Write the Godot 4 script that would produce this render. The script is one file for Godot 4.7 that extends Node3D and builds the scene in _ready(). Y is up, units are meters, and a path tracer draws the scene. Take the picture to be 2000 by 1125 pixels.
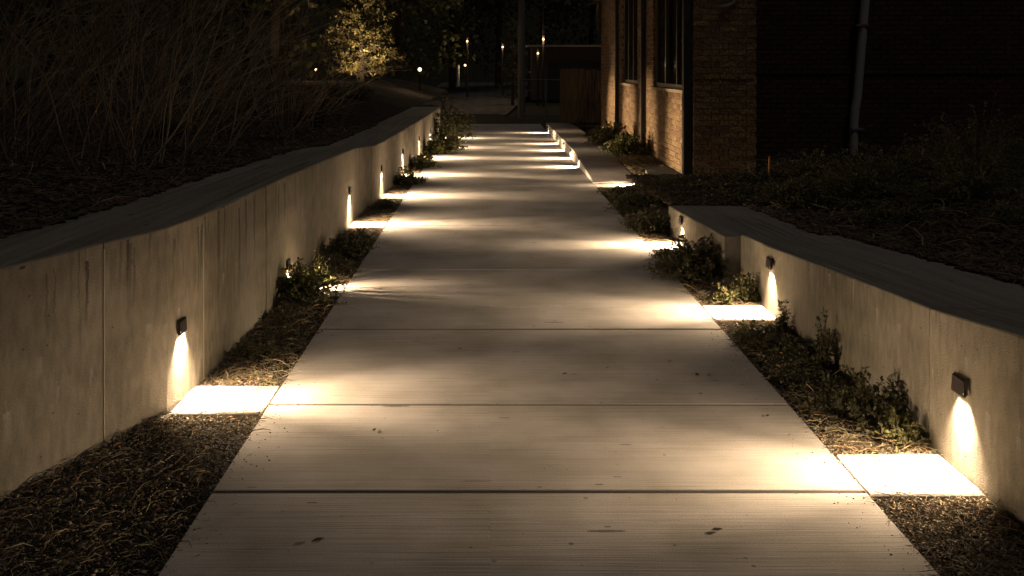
extends Node3D
# A concrete walkway at night between two retaining walls with hooded wall lights.
# World: x right, y up, the walkway runs along -z; walkway surface at y = 0.

var taken := {}
var M := {}
var rng := RandomNumberGenerator.new()
var noise := FastNoiseLite.new()

# ---------------------------------------------------------------- helpers
func numbered(called: String) -> String:
	if not taken.has(called):
		taken[called] = 0
		return called
	taken[called] += 1
	return "%s_%03d" % [called, taken[called]]

func tag(o: Node, label: String, category: String, group := "", kind := "") -> Node:
	if label != "": o.set_meta("label", label)
	if category != "": o.set_meta("category", category)
	if group != "": o.set_meta("group", group)
	if kind != "": o.set_meta("kind", kind)
	return o

func thing(called: String, label: String, category: String, at := Vector3.ZERO, group := "", turn := 0.0) -> Node3D:
	var o := Node3D.new()
	o.name = numbered(called)
	add_child(o)
	o.position = at
	o.rotation.y = turn
	tag(o, label, category, group)
	return o

func structure(called: String) -> Node3D:
	var o := Node3D.new()
	o.name = numbered(called)
	add_child(o)
	o.set_meta("kind", "structure")
	return o

func piece(called: String, mesh: Mesh, mat: Material, parent: Node = null, at := Vector3.ZERO) -> MeshInstance3D:
	var o := MeshInstance3D.new()
	o.mesh = mesh
	o.material_override = mat
	o.cast_shadow = GeometryInstance3D.SHADOW_CASTING_SETTING_ON
	if parent == null:
		o.name = numbered(called)
		add_child(o)
	else:
		o.name = called
		parent.add_child(o, true)
	o.position = at
	return o

func lin(r: float, g: float, b: float) -> Color:
	return Color(r, g, b).linear_to_srgb()

func flat_mat(c: Color, rough := 0.9, metal := 0.0) -> StandardMaterial3D:
	var m := StandardMaterial3D.new()
	m.albedo_color = c
	m.roughness = rough
	m.metallic = metal
	return m

# raw triangle buffer ---------------------------------------------------
class Buf:
	var v := PackedVector3Array()
	var n := PackedVector3Array()
	var c := PackedColorArray()
	var i := PackedInt32Array()
	func tri(a: Vector3, b: Vector3, d: Vector3, col: Color) -> void:
		var nn := (d - a).cross(b - a).normalized()
		var k := v.size()
		v.append(a); v.append(b); v.append(d)
		n.append(nn); n.append(nn); n.append(nn)
		c.append(col); c.append(col); c.append(col)
		i.append(k); i.append(k + 1); i.append(k + 2)
	func quad(a: Vector3, b: Vector3, d: Vector3, e: Vector3, col: Color) -> void:
		var nn := (d - a).cross(b - a).normalized()
		var k := v.size()
		v.append(a); v.append(b); v.append(d); v.append(e)
		for q in 4:
			n.append(nn); c.append(col)
		i.append(k); i.append(k + 1); i.append(k + 2)
		i.append(k); i.append(k + 2); i.append(k + 3)
	func box(lo: Vector3, hi: Vector3, col: Color) -> void:
		var p := [Vector3(lo.x, lo.y, lo.z), Vector3(hi.x, lo.y, lo.z), Vector3(hi.x, hi.y, lo.z), Vector3(lo.x, hi.y, lo.z),
			Vector3(lo.x, lo.y, hi.z), Vector3(hi.x, lo.y, hi.z), Vector3(hi.x, hi.y, hi.z), Vector3(lo.x, hi.y, hi.z)]
		quad(p[4], p[7], p[6], p[5], col)
		quad(p[1], p[2], p[3], p[0], col)
		quad(p[0], p[3], p[7], p[4], col)
		quad(p[5], p[6], p[2], p[1], col)
		quad(p[7], p[3], p[2], p[6], col)
		quad(p[0], p[4], p[5], p[1], col)
	# a tapering tube through points
	func tube(pts: PackedVector3Array, r0: float, r1: float, sides: int, col: Color, capped := false) -> void:
		var m := pts.size()
		var base := v.size()
		var side := Vector3.RIGHT
		for k in m:
			var d := (pts[mini(k + 1, m - 1)] - pts[maxi(k - 1, 0)]).normalized()
			side = side - d * side.dot(d)
			if side.length() < 0.05:
				side = d.cross(Vector3(0.31, 0.2, 0.93))
			side = side.normalized()
			var up := d.cross(side)
			var r := lerpf(r0, r1, float(k) / maxf(1.0, m - 1))
			for s in sides:
				var a := TAU * s / sides
				var o := side * cos(a) + up * sin(a)
				v.append(pts[k] + o * r)
				n.append(o)
				c.append(col)
		for k in m - 1:
			for s in sides:
				var a := base + k * sides + s
				var b := base + k * sides + (s + 1) % sides
				i.append(a); i.append(a + sides); i.append(b + sides)
				i.append(a); i.append(b + sides); i.append(b)
		if capped:
			for e in 2:
				var kk := v.size()
				var at := 0 if e == 0 else m - 1
				var d := (pts[0] - pts[1]).normalized() if e == 0 else (pts[m - 1] - pts[m - 2]).normalized()
				v.append(pts[at]); n.append(d); c.append(col)
				for s in sides:
					v.append(v[base + at * sides + s]); n.append(d); c.append(col)
				for s in sides:
					i.append(kk); i.append(kk + 1 + s); i.append(kk + 1 + (s + 1) % sides)
	# a folded four-cornered leaf
	func leaf(at: Vector3, dir: Vector3, nor: Vector3, l: float, w: float, col: Color) -> void:
		var s := dir.cross(nor).normalized() * w * 0.5
		var mid := at + dir * l * 0.45 - nor * l * 0.08
		var tip := at + dir * l
		var fold := nor * w * 0.2
		tri(at, mid + s + fold, tip, col)
		tri(at, tip, mid - s + fold, col)
	func mesh() -> ArrayMesh:
		var a := []
		a.resize(Mesh.ARRAY_MAX)
		a[Mesh.ARRAY_VERTEX] = v
		a[Mesh.ARRAY_NORMAL] = n
		a[Mesh.ARRAY_COLOR] = c
		a[Mesh.ARRAY_INDEX] = i
		var m := ArrayMesh.new()
		if v.size() > 0:
			m.add_surface_from_arrays(Mesh.PRIMITIVE_TRIANGLES, a)
		return m

func rv(a: float) -> float:
	return rng.randf_range(-a, a)

func rdir() -> Vector3:
	var p := Vector3(rv(1), rv(1), rv(1))
	return p.normalized() if p.length() > 0.05 else Vector3.UP

func tint(c: Color, spread: float) -> Color:
	var k := 1.0 + rv(spread)
	return Color(c.r * k * (1 + rv(spread * 0.3)), c.g * k, c.b * k * (1 + rv(spread * 0.3)))

# bevelled box with one row of chamfer on the top edges
func slab_mesh(lo: Vector3, hi: Vector3, bev: float) -> ArrayMesh:
	var b := Buf.new()
	var w := Color.WHITE
	var t := [Vector3(lo.x + bev, hi.y, lo.z + bev), Vector3(hi.x - bev, hi.y, lo.z + bev), Vector3(hi.x - bev, hi.y, hi.z - bev), Vector3(lo.x + bev, hi.y, hi.z - bev)]
	var s := [Vector3(lo.x, hi.y - bev, lo.z), Vector3(hi.x, hi.y - bev, lo.z), Vector3(hi.x, hi.y - bev, hi.z), Vector3(lo.x, hi.y - bev, hi.z)]
	var f := [Vector3(lo.x, lo.y, lo.z), Vector3(hi.x, lo.y, lo.z), Vector3(hi.x, lo.y, hi.z), Vector3(lo.x, lo.y, hi.z)]
	b.quad(t[0], t[1], t[2], t[3], w)
	for k in 4:
		var q := (k + 1) % 4
		b.quad(s[k], s[q], t[q], t[k], w)
		b.quad(f[k], f[q], s[q], s[k], w)
	b.quad(f[3], f[2], f[1], f[0], w)
	return b.mesh()

# ---------------------------------------------------------------- textures
func srgb8(x: float) -> int:
	return clampi(int(255.0 * pow(clampf(x, 0.0, 1.0), 1.0 / 2.2)), 0, 255)

func noise_bytes(w: int, h: int, sx: int, sy: int, freq: float, seed_: int, octaves := 3) -> PackedByteArray:
	# seamless noise, computed small and stretched by sx, sy
	var f := FastNoiseLite.new()
	f.seed = seed_
	f.frequency = freq
	f.noise_type = FastNoiseLite.TYPE_SIMPLEX_SMOOTH
	f.fractal_octaves = octaves
	var im := f.get_seamless_image(w / sx, h / sy, false, false, 0.15)
	im.convert(Image.FORMAT_L8)
	if sx > 1 or sy > 1:
		im.resize(w, h, Image.INTERPOLATE_CUBIC)
	return im.get_data()

func tex(w: int, h: int, d: PackedByteArray, ch := 3) -> ImageTexture:
	var im := Image.create_from_data(w, h, false, Image.FORMAT_RGB8 if ch == 3 else Image.FORMAT_L8, d)
	im.generate_mipmaps()
	return ImageTexture.create_from_image(im)

func make_slab_textures() -> void:
	var S := 1024
	var a := noise_bytes(S, S, 64, 1, 0.30, 3, 2)      # broom streaks along x
	var a2 := noise_bytes(S, S, 128, 2, 0.10, 9, 3)
	var b := noise_bytes(S, S, 4, 4, 0.018, 5, 4)      # blotches
	var g := noise_bytes(S, S, 1, 1, 0.35, 7, 2)       # grain
	var lut := PackedByteArray()
	for k in 1024:
		lut.append(srgb8(k / 1023.0))
	var col := PackedByteArray(); col.resize(S * S * 3)
	var hgt := PackedByteArray(); hgt.resize(S * S)
	for k in S * S:
		var st := (a[k] - 128) / 128.0
		var st2 := (a2[k] - 128) / 128.0
		var bl := (b[k] - 128) / 128.0
		var gr := (g[k] - 128) / 128.0
		var t := 0.345 * (1.0 + 0.12 * st + 0.06 * st2 + 0.24 * bl + 0.20 * gr)
		if st < -0.5: t *= 0.9
		col[k * 3] = lut[clampi(int(t * 1.03 * 1023), 0, 1023)]
		col[k * 3 + 1] = lut[clampi(int(t * 0.965 * 1023), 0, 1023)]
		col[k * 3 + 2] = lut[clampi(int(t * (0.885 + 0.05 * bl) * 1023), 0, 1023)]
		hgt[k] = clampi(int(128 + 70 * st + 40 * st2 + 26 * gr), 0, 255)
	# pits, spots, small smears of dirt
	rng.seed = 77
	for q in 330:
		var x := rng.randi_range(2, S - 12)
		var y := rng.randi_range(2, S - 6)
		var r := rng.randi_range(0, 1) if q % 9 else rng.randi_range(1, 3)
		var len_ := 1 if q % 5 else rng.randi_range(2, 9)
		var f := rng.randf_range(0.55, 0.9)
		for dy in range(-r, r + 1):
			for dx in range(-r * len_, r * len_ + 1):
				if Vector2(dx / float(len_), dy).length() <= r + 0.3:
					var k := posmod(y + dy, S) * S + posmod(x + dx, S)
					for ch in 3:
						col[k * 3 + ch] = int(col[k * 3 + ch] * f)
	M.slab_tex = tex(S, S, col)
	M.slab_hgt = tex(S, S, hgt, 1)

func make_wall_textures() -> void:
	var W := 2048
	var H := 512
	var a := noise_bytes(W, H, 1, 8, 0.09, 13, 4)     # vertical streaks
	var a2 := noise_bytes(W, H, 2, 32, 0.012, 15, 3)    # broad vertical bands
	var b := noise_bytes(W, H, 4, 4, 0.03, 17, 4)
	var g := noise_bytes(W, H, 1, 1, 0.3, 19, 2)
	var lut := PackedByteArray()
	for k in 1024:
		lut.append(srgb8(k / 1023.0))
	var col := PackedByteArray(); col.resize(W * H * 3)
	var hgt := PackedByteArray(); hgt.resize(W * H)
	for k in W * H:
		var st := (a[k] - 128) / 128.0
		var s2 := (a2[k] - 128) / 128.0
		var bl := (b[k] - 128) / 128.0
		var gr := (g[k] - 128) / 128.0
		var t := 0.215 * (1.0 + 0.26 * st + 0.20 * s2 + 0.20 * bl + 0.22 * gr)
		col[k * 3] = lut[clampi(int(t * 1.06 * 1023), 0, 1023)]
		col[k * 3 + 1] = lut[clampi(int(t * 0.97 * 1023), 0, 1023)]
		col[k * 3 + 2] = lut[clampi(int(t * (0.78 + 0.06 * s2) * 1023), 0, 1023)]
		hgt[k] = clampi(int(128 + 40 * gr + 30 * st + 24 * bl), 0, 255)
	rng.seed = 31
	# dark run marks that start at the top edge, pale lime runs lower down; image row 0 is y = 1 m
	for q in 260:
		var pale := q % 3 == 0
		var x := float(rng.randi_range(0, W - 1))
		var y0 := rng.randi_range(84, 120) if not pale else rng.randi_range(200, 380)
		var ln := rng.randi_range(30, 300) if not pale else rng.randi_range(30, 130)
		var wd := rng.randi_range(1, 3) if q % 4 else rng.randi_range(3, 7)
		var str_ := rng.randf_range(0.12, 0.6)
		for y in ln:
			x += rv(0.3)
			var fade := str_ * (1.0 - float(y) / ln) * (0.6 + 0.4 * rng.randf())
			for dx in wd:
				var yy := y0 + y
				if yy >= H: continue
				var k := yy * W + posmod(int(x) + dx, W)
				for ch in 3:
					var c0 := col[k * 3 + ch]
					col[k * 3 + ch] = clampi(int(c0 * (1.0 - fade)), 0, 255) if not pale else clampi(int(lerpf(c0, 205, fade * 0.8)), 0, 255)
	# bug holes
	for q in 170:
		var x := rng.randi_range(3, W - 4)
		var y := rng.randi_range(90, H - 4)
		var r := 1 if q % 7 else rng.randi_range(1, 3)
		for dy in range(-r, r + 1):
			for dx in range(-r, r + 1):
				if dx * dx + dy * dy <= r * r:
					var k := (y + dy) * W + x + dx
					for ch in 3:
						col[k * 3 + ch] = int(col[k * 3 + ch] * 0.5)
					hgt[k] = 40
	M.wall_tex = tex(W, H, col)
	M.wall_hgt = tex(W, H, hgt, 1)

func make_grain_textures() -> void:
	var S := 512
	var b := noise_bytes(S, S, 1, 1, 0.02, 41, 5)
	var g := noise_bytes(S, S, 1, 1, 0.25, 43, 3)
	var d := PackedByteArray(); d.resize(S * S * 3)
	var hh := PackedByteArray(); hh.resize(S * S)
	var wd := PackedByteArray(); wd.resize(S * S * 3)
	var ws := noise_bytes(S, S, 1, 16, 0.06, 47, 4)
	for k in S * S:
		var t := clampf(0.72 + 0.35 * (b[k] - 128) / 128.0 + 0.30 * (g[k] - 128) / 128.0, 0.1, 1.0)
		var q := int(255 * t)
		d[k * 3] = q; d[k * 3 + 1] = q; d[k * 3 + 2] = q
		hh[k] = g[k]
		var u := int(255 * clampf(0.7 + 0.4 * (ws[k] - 128) / 128.0 + 0.08 * (g[k] - 128) / 128.0, 0.1, 1.0))
		wd[k * 3] = u; wd[k * 3 + 1] = u; wd[k * 3 + 2] = u
	M.grain_tex = tex(S, S, d)
	M.grain_hgt = tex(S, S, hh, 1)
	M.wood_tex = tex(S, S, wd)

func tri_mat(t: Texture2D, h: Texture2D, scale: Vector3, relief: float, rough: float, c := Color.WHITE, verts := false) -> StandardMaterial3D:
	var m := StandardMaterial3D.new()
	m.albedo_color = c
	m.albedo_texture = t
	m.roughness = rough
	m.uv1_triplanar = true
	m.uv1_world_triplanar = true
	m.uv1_triplanar_sharpness = 6.0
	m.uv1_scale = scale
	if h:
		m.heightmap_enabled = true
		m.heightmap_texture = h
		m.heightmap_scale = relief
	m.vertex_color_use_as_albedo = verts
	return m

func make_materials() -> void:
	make_slab_textures()
	make_wall_textures()
	make_grain_textures()
	M.slab = tri_mat(M.slab_tex, M.slab_hgt, Vector3(0.37, 0.37, 0.37), 0.22, 0.86)
	M.pad = tri_mat(M.slab_tex, M.slab_hgt, Vector3(0.37, 0.37, 0.37), 0.3, 0.9)
	M.wall = tri_mat(M.wall_tex, M.wall_hgt, Vector3(0.1, 1.0, 0.1), 0.5, 0.9)
	M.filler = flat_mat(lin(0.022, 0.019, 0.015))
	M.soil = tri_mat(M.grain_tex, M.grain_hgt, Vector3(0.9, 0.9, 0.9), 2.5, 0.97, lin(0.055, 0.042, 0.028))
	M.bed = tri_mat(M.grain_tex, M.grain_hgt, Vector3(0.7, 0.7, 0.7), 3.0, 0.97, lin(0.045, 0.034, 0.022))
	M.lawn = tri_mat(M.grain_tex, M.grain_hgt, Vector3(0.3, 0.3, 0.3), 3.0, 1.0, lin(0.05, 0.055, 0.025))
	M.drive = tri_mat(M.grain_tex, M.grain_hgt, Vector3(0.2, 0.2, 0.2), 0.5, 0.9, lin(0.2, 0.185, 0.17))
	M.bronze = flat_mat(lin(0.016, 0.013, 0.011), 0.55, 0.0)
	M.leaf = StandardMaterial3D.new()
	M.leaf.vertex_color_use_as_albedo = true
	M.leaf.roughness = 0.6
	M.leaf.backlight_enabled = true
	M.leaf.backlight = Color(0.55, 0.6, 0.3)
	M.bark = StandardMaterial3D.new()
	M.bark.vertex_color_use_as_albedo = true
	M.bark.roughness = 0.9
	M.mixed = M.bark
	M.trunk = tri_mat(M.grain_tex, M.grain_hgt, Vector3(2.5, 0.7, 2.5), 4.0, 0.95, Color.WHITE, true)
	M.brick = tri_mat(M.grain_tex, M.grain_hgt, Vector3(2.2, 2.2, 2.2), 0.25, 0.9, Color.WHITE, true)
	M.mortar = flat_mat(lin(0.27, 0.205, 0.13), 0.95)
	M.frame = flat_mat(lin(0.05, 0.042, 0.034), 0.4, 0.3)
	M.glass = flat_mat(lin(0.006, 0.006, 0.006), 0.06)
	M.wood = tri_mat(M.wood_tex, null, Vector3(1.2, 0.6, 1.2), 0.0, 0.85, lin(0.34, 0.22, 0.115))
	M.dark_paint = flat_mat(lin(0.018, 0.016, 0.015), 0.5)
	M.zinc = flat_mat(lin(0.42, 0.42, 0.42), 0.35, 0.0)
	M.pole = flat_mat(lin(0.16, 0.15, 0.14), 0.8)
	M.plaster = flat_mat(lin(0.07, 0.05, 0.04), 0.9)
	M.lens = StandardMaterial3D.new()
	M.lens.albedo_color = Color(1, 1, 1)
	M.lens.emission_enabled = true
	M.lens.emission = lin(1.0, 0.74, 0.45)
	M.lens.emission_energy_multiplier = 4.0
	M.bulb = StandardMaterial3D.new()
	M.bulb.albedo_color = Color(1, 1, 1)
	M.bulb.emission_enabled = true
	M.bulb.emission = lin(1.0, 0.66, 0.32)
	M.bulb.emission_energy_multiplier = 3.0

# ---------------------------------------------------------------- camera, sky, light
const WARM := [1.0, 0.715, 0.445]

func setup_view() -> void:
	var cam := Camera3D.new()
	cam.name = "camera"
	add_child(cam)
	cam.position = Vector3(0, 1.58, 0)
	cam.projection = Camera3D.PROJECTION_FRUSTUM     # level camera with a shifted lens: the uprights stay upright
	cam.near = 0.1
	cam.far = 500.0
	cam.size = 0.1 * 1125.0 / 1900.0
	cam.frustum_offset = Vector2(0.1 * 44.0 / 1900.0, -0.1 * 432.5 / 1900.0)
	cam.current = true
	var we := WorldEnvironment.new()
	var e := Environment.new()
	e.background_mode = Environment.BG_SKY
	var sm := ProceduralSkyMaterial.new()
	sm.sky_top_color = lin(0.012, 0.011, 0.0112)
	sm.sky_horizon_color = lin(0.0045, 0.0042, 0.0042)
	sm.ground_bottom_color = Color.BLACK
	sm.ground_horizon_color = Color.BLACK
	var sky := Sky.new()
	sky.sky_material = sm
	e.sky = sky
	e.tonemap_mode = Environment.TONE_MAPPER_LINEAR
	e.tonemap_exposure = 1.0
	e.sdfgi_enabled = true
	e.ssao_enabled = true
	e.ssil_enabled = true
	we.environment = e
	we.name = "environment"
	add_child(we)
	var unseen_night_light := DirectionalLight3D.new()  # broad weak light from out of view, placed for wall caps and beds
	unseen_night_light.name = "unseen_night_light"
	unseen_night_light.light_energy = 0.055
	unseen_night_light.light_color = lin(1.0, 0.88, 0.8)
	unseen_night_light.light_angular_distance = 12.0
	unseen_night_light.shadow_enabled = true
	unseen_night_light.sky_mode = DirectionalLight3D.SKY_MODE_LIGHT_ONLY
	add_child(unseen_night_light)
	unseen_night_light.rotation_degrees = Vector3(-68, 25, 0)

func spot(parent: Node3D, at: Vector3, dir: Vector3, energy: float, angle: float, size: float, blend := 1.0) -> void:
	var l := SpotLight3D.new()
	l.name = "beam"
	parent.add_child(l, true)
	l.light_color = lin(WARM[0], WARM[1], WARM[2])
	l.light_energy = energy
	l.spot_angle = angle
	l.spot_angle_attenuation = blend
	l.spot_range = 30.0
	l.spot_attenuation = 2.0
	l.light_size = size
	l.shadow_enabled = true
	var b := Basis.looking_at(dir.normalized(), Vector3(0.01, 1, 0.02).normalized() if absf(dir.normalized().y) < 0.95 else Vector3(1, 0, 0))
	l.transform = Transform3D(b, at)

func omni(parent: Node3D, at: Vector3, energy: float, size: float) -> void:
	var l := OmniLight3D.new()
	l.name = "glow"
	parent.add_child(l, true)
	l.light_color = lin(1.0, 0.68, 0.36)
	l.light_energy = energy
	l.omni_range = 40.0
	l.omni_attenuation = 2.0
	l.light_size = size
	l.shadow_enabled = true
	l.position = at

# ---------------------------------------------------------------- wall lines
# [distance, x, top height]
var LEFT := [[0.6, -2.62, 0.835], [1.5, -2.43, 0.835], [3.0, -1.99, 0.835], [3.63, -1.79, 0.835], [4.12, -1.635, 0.835], [4.5, -1.495, 0.835], [4.85, -1.45, 0.835], [5.25, -1.44, 0.83], [6.8, -1.435, 0.805], [8.6, -1.425, 0.765], [10.1, -1.40, 0.73], [10.9, -1.365, 0.685], [11.4, -1.34, 0.655], [13.3, -1.28, 0.65], [15.7, -1.25, 0.64], [18.8, -1.16, 0.66], [22.3, -1.13, 0.66]]
var RIGHT := [[0.6, 1.88, 0.83], [3.35, 1.86, 0.645], [4.08, 1.845, 0.565], [5.2, 1.84, 0.49], [6.5, 1.82, 0.395], [7.05, 1.82, 0.36], [7.12, 1.72, 0.335], [9.3, 1.71, 0.25], [10.2, 1.75, 0.22], [12.5, 2.05, 0.19], [13.3, 2.12, 0.19]]

func along(line: Array, z: float) -> Vector2:      # (x, top) at distance z
	for k in line.size() - 1:
		if z <= line[k + 1][0]:
			var t: float = (z - line[k][0]) / (line[k + 1][0] - line[k][0])
			return Vector2(lerpf(line[k][1], line[k + 1][1], t), lerpf(line[k][2], line[k + 1][2], t))
	return Vector2(line[-1][1], line[-1][2])

func wall_panel(line: Array, z0: float, z1: float, thick: float, side: float, proud: float, parent: Node3D) -> void:
	# a run of the wall between two joints; side -1: stands left of the path, its face looks to +x
	var zs := [z0]
	for k in line:
		if k[0] > z0 + 0.05 and k[0] < z1 - 0.05: zs.append(k[0])
	zs.append(z1)
	var fine := []
	for k in zs.size() - 1:
		var m := maxi(1, int((zs[k + 1] - zs[k]) / 0.12))
		for q in m:
			fine.append(lerpf(zs[k], zs[k + 1], float(q) / m))
	fine.append(z1)
	var b := Buf.new()
	var rows := []
	for k in fine.size():
		var z: float = fine[k]
		var p := along(line, z)
		var x := p.x - side * proud
		var wear := 0.006 + 0.012 * maxf(0.0, noise.get_noise_2d(z * 38.0, side * 40.0)) + (0.02 * maxf(0.0, noise.get_noise_2d(z * 90.0, 7.0)) if side < 0 and z > 4.9 and z < 6.4 else 0.0)
		var wob := 0.003 * noise.get_noise_2d(z * 25.0, side * 9.0 + 3.0)
		rows.append([Vector3(x, -0.12, -z), Vector3(x + wob, p.y - wear, -z), Vector3(x + side * wear + wob, p.y, -z), Vector3(x + side * thick, p.y - 0.004, -z), Vector3(x + side * thick, -0.12, -z)])
	for k in rows.size() - 1:
		for q in 4:
			var A: Vector3 = rows[k][q]; var B: Vector3 = rows[k][q + 1]; var C: Vector3 = rows[k + 1][q + 1]; var D: Vector3 = rows[k + 1][q]
			if side < 0: b.quad(A, D, C, B, Color.WHITE)
			else: b.quad(A, B, C, D, Color.WHITE)
	for e in [0, rows.size() - 1]:
		var r: Array = rows[e]
		var flip: bool = (e == 0) == (side < 0)
		for q in [[0, 1, 2], [0, 2, 3], [0, 3, 4]]:
			if flip: b.tri(r[q[0]], r[q[1]], r[q[2]], Color.WHITE)
			else: b.tri(r[q[0]], r[q[2]], r[q[1]], Color.WHITE)
	piece("panel", b.mesh(), M.wall, parent)

# ---------------------------------------------------------------- beds
func bed_left(x: float, z: float) -> float:
	var w := along(LEFT, clampf(z, 0.6, 22.3))
	var d := maxf(0.0, w.x - 0.60 - x)
	var y := w.y - 0.035 + 0.03 * minf(d, 1.0) + 0.05 * clampf((z - 10.0) / 10.0, 0.0, 1.0) * minf(d, 3.0)
	y += clampf((z - 12.0) / 16.0, 0.0, 1.0) * clampf(d / 2.0, 0.0, 1.0) * 0.32
	return y + 0.05 * noise.get_noise_2d(x * 22.0, z * 22.0) * minf(1.0, d * 2.0)

func bed_right(x: float, z: float) -> float:
	var w := along(RIGHT, clampf(z, 0.6, 13.3))
	var d := maxf(0.0, x - w.x - 0.75)
	var y := w.y - 0.035 + 0.045 * minf(d, 2.5)
	if z > 9.0: y = lerpf(y, minf(y, -0.02 + 0.30 * maxf(0.0, x - 1.5)), clampf((z - 9.0) / 0.5, 0.0, 1.0))
	if z > 12.0: y = lerpf(y, 0.12 + 0.05 * clampf(x - 3.0, 0.0, 2.0), clampf((z - 12.0) / 1.2, 0.0, 1.0))
	return y + 0.06 * noise.get_noise_2d(x * 22.0 + 50.0, z * 22.0) * minf(1.0, d * 2.0)

func sheet(called: String, x0: Callable, x1: Callable, z0: float, z1: float, nx: int, nz: int, hgt: Callable, mat: Material) -> void:
	var st := SurfaceTool.new()
	st.begin(Mesh.PRIMITIVE_TRIANGLES)
	for k in nz + 1:
		var z := lerpf(z0, z1, float(k) / nz)
		for q in nx + 1:
			var t := float(q) / nx
			var x: float = lerpf(x0.call(z), x1.call(z), t * t if absf(x1.call(z) - x0.call(z)) > 4.0 else t)
			st.add_vertex(Vector3(x, hgt.call(x, z), -z))
	var flip: bool = x1.call(z0) < x0.call(z0)
	for k in nz:
		for q in nx:
			var a := k * (nx + 1) + q
			var b := a + nx + 1
			for t in ([a, b, b + 1, a, b + 1, a + 1] if not flip else [a, b + 1, b, a, a + 1, b + 1]):
				st.add_index(t)
	st.generate_normals()
	var o := piece(called, st.commit(), mat)
	o.set_meta("kind", "structure")

# ---------------------------------------------------------------- walkway
const PL := -1.03
const PR := 1.40

func build_walkway() -> void:
	var walk := structure("walkway")
	var joints := [0.7, 2.35, 3.617, 4.548, 5.852, 6.387, 7.56, 9.68, 10.9, 12.3, 13.8, 15.3, 16.9, 18.5, 20.1, 21.7, 23.3, 25.0, 26.8]
	var gaps := {3.617: 0.026, 4.548: 0.02, 5.852: 0.022, 6.387: 0.010, 7.56: 0.018, 9.68: 0.02}
	rng.seed = 5
	for k in joints.size() - 1:
		var g0: float = gaps.get(joints[k], 0.014)
		var g1: float = gaps.get(joints[k + 1], 0.014)
		var dy := 0.0
		var lo := Vector3(PL, -0.12, -joints[k + 1] + g1 / 2)
		var hi := Vector3(PR, dy, -joints[k] - g0 / 2)
		piece("slab", slab_mesh(lo, hi, 0.003), M.slab, walk)
	var f := Buf.new()
	f.box(Vector3(PL + 0.01, -0.13, -26.7), Vector3(PR - 0.01, -0.004, -0.8), Color.WHITE)
	piece("joint_filler", f.mesh(), M.filler, walk)
	# pads that join the walkway to the walls under the lights
	for z in [4.64, 6.9, 9.75, 11.9, 14.2]:
		var w := along(LEFT, z)
		piece("pad", slab_mesh(Vector3(w.x + 0.012, -0.11, -z - 0.19), Vector3(PL - 0.006, -0.004, -z + 0.19), 0.006), M.pad, walk)
	for z in [3.79, 6.27, 8.62, 12.95]:
		var w := along(RIGHT, z)
		piece("pad", slab_mesh(Vector3(PR + 0.006, -0.11, -z - 0.19), Vector3(w.x - 0.012, -0.004, -z + 0.19), 0.006), M.pad, walk)
	# the kerb slab that rises out of the walkway's level towards the fence
	var kerb := structure("kerb")
	var zs := [13.25, 14.6, 16.05, 17.5, 19.1, 20.7, 22.4, 24.2]
	var top := func(z): return 0.02 + 0.16 * clampf((z - 13.25) / 3.2, 0.0, 1.0)
	for k in zs.size() - 1:
		var b := Buf.new()
		var za: float = zs[k] + 0.005; var zb: float = zs[k + 1] - 0.005
		var ya: float = top.call(za); var yb: float = top.call(zb)
		var x0 := PR + 0.004; var xa := 2.02; var xb := 2.02
		var bv := 0.012
		b.quad(Vector3(x0, -0.1, -za), Vector3(x0, ya - bv, -za), Vector3(x0, yb - bv, -zb), Vector3(x0, -0.1, -zb), Color.WHITE)
		b.quad(Vector3(x0, ya - bv, -za), Vector3(x0 + bv, ya, -za), Vector3(x0 + bv, yb, -zb), Vector3(x0, yb - bv, -zb), Color.WHITE)
		b.quad(Vector3(x0 + bv, ya, -za), Vector3(xa, ya, -za), Vector3(xb, yb, -zb), Vector3(x0 + bv, yb, -zb), Color.WHITE)
		b.quad(Vector3(x0, -0.1, -za), Vector3(xa, -0.1, -za), Vector3(xa, ya, -za), Vector3(x0, ya - bv, -za), Color.WHITE)
		b.quad(Vector3(x0, -0.1, -zb), Vector3(x0, yb - bv, -zb), Vector3(xb, yb, -zb), Vector3(xb, -0.1, -zb), Color.WHITE)
		b.quad(Vector3(xa, -0.1, -za), Vector3(xb, -0.1, -zb), Vector3(xb, yb, -zb), Vector3(xa, ya, -za), Color.WHITE)
		piece("kerb_stone", b.mesh(), M.slab, kerb)

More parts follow.
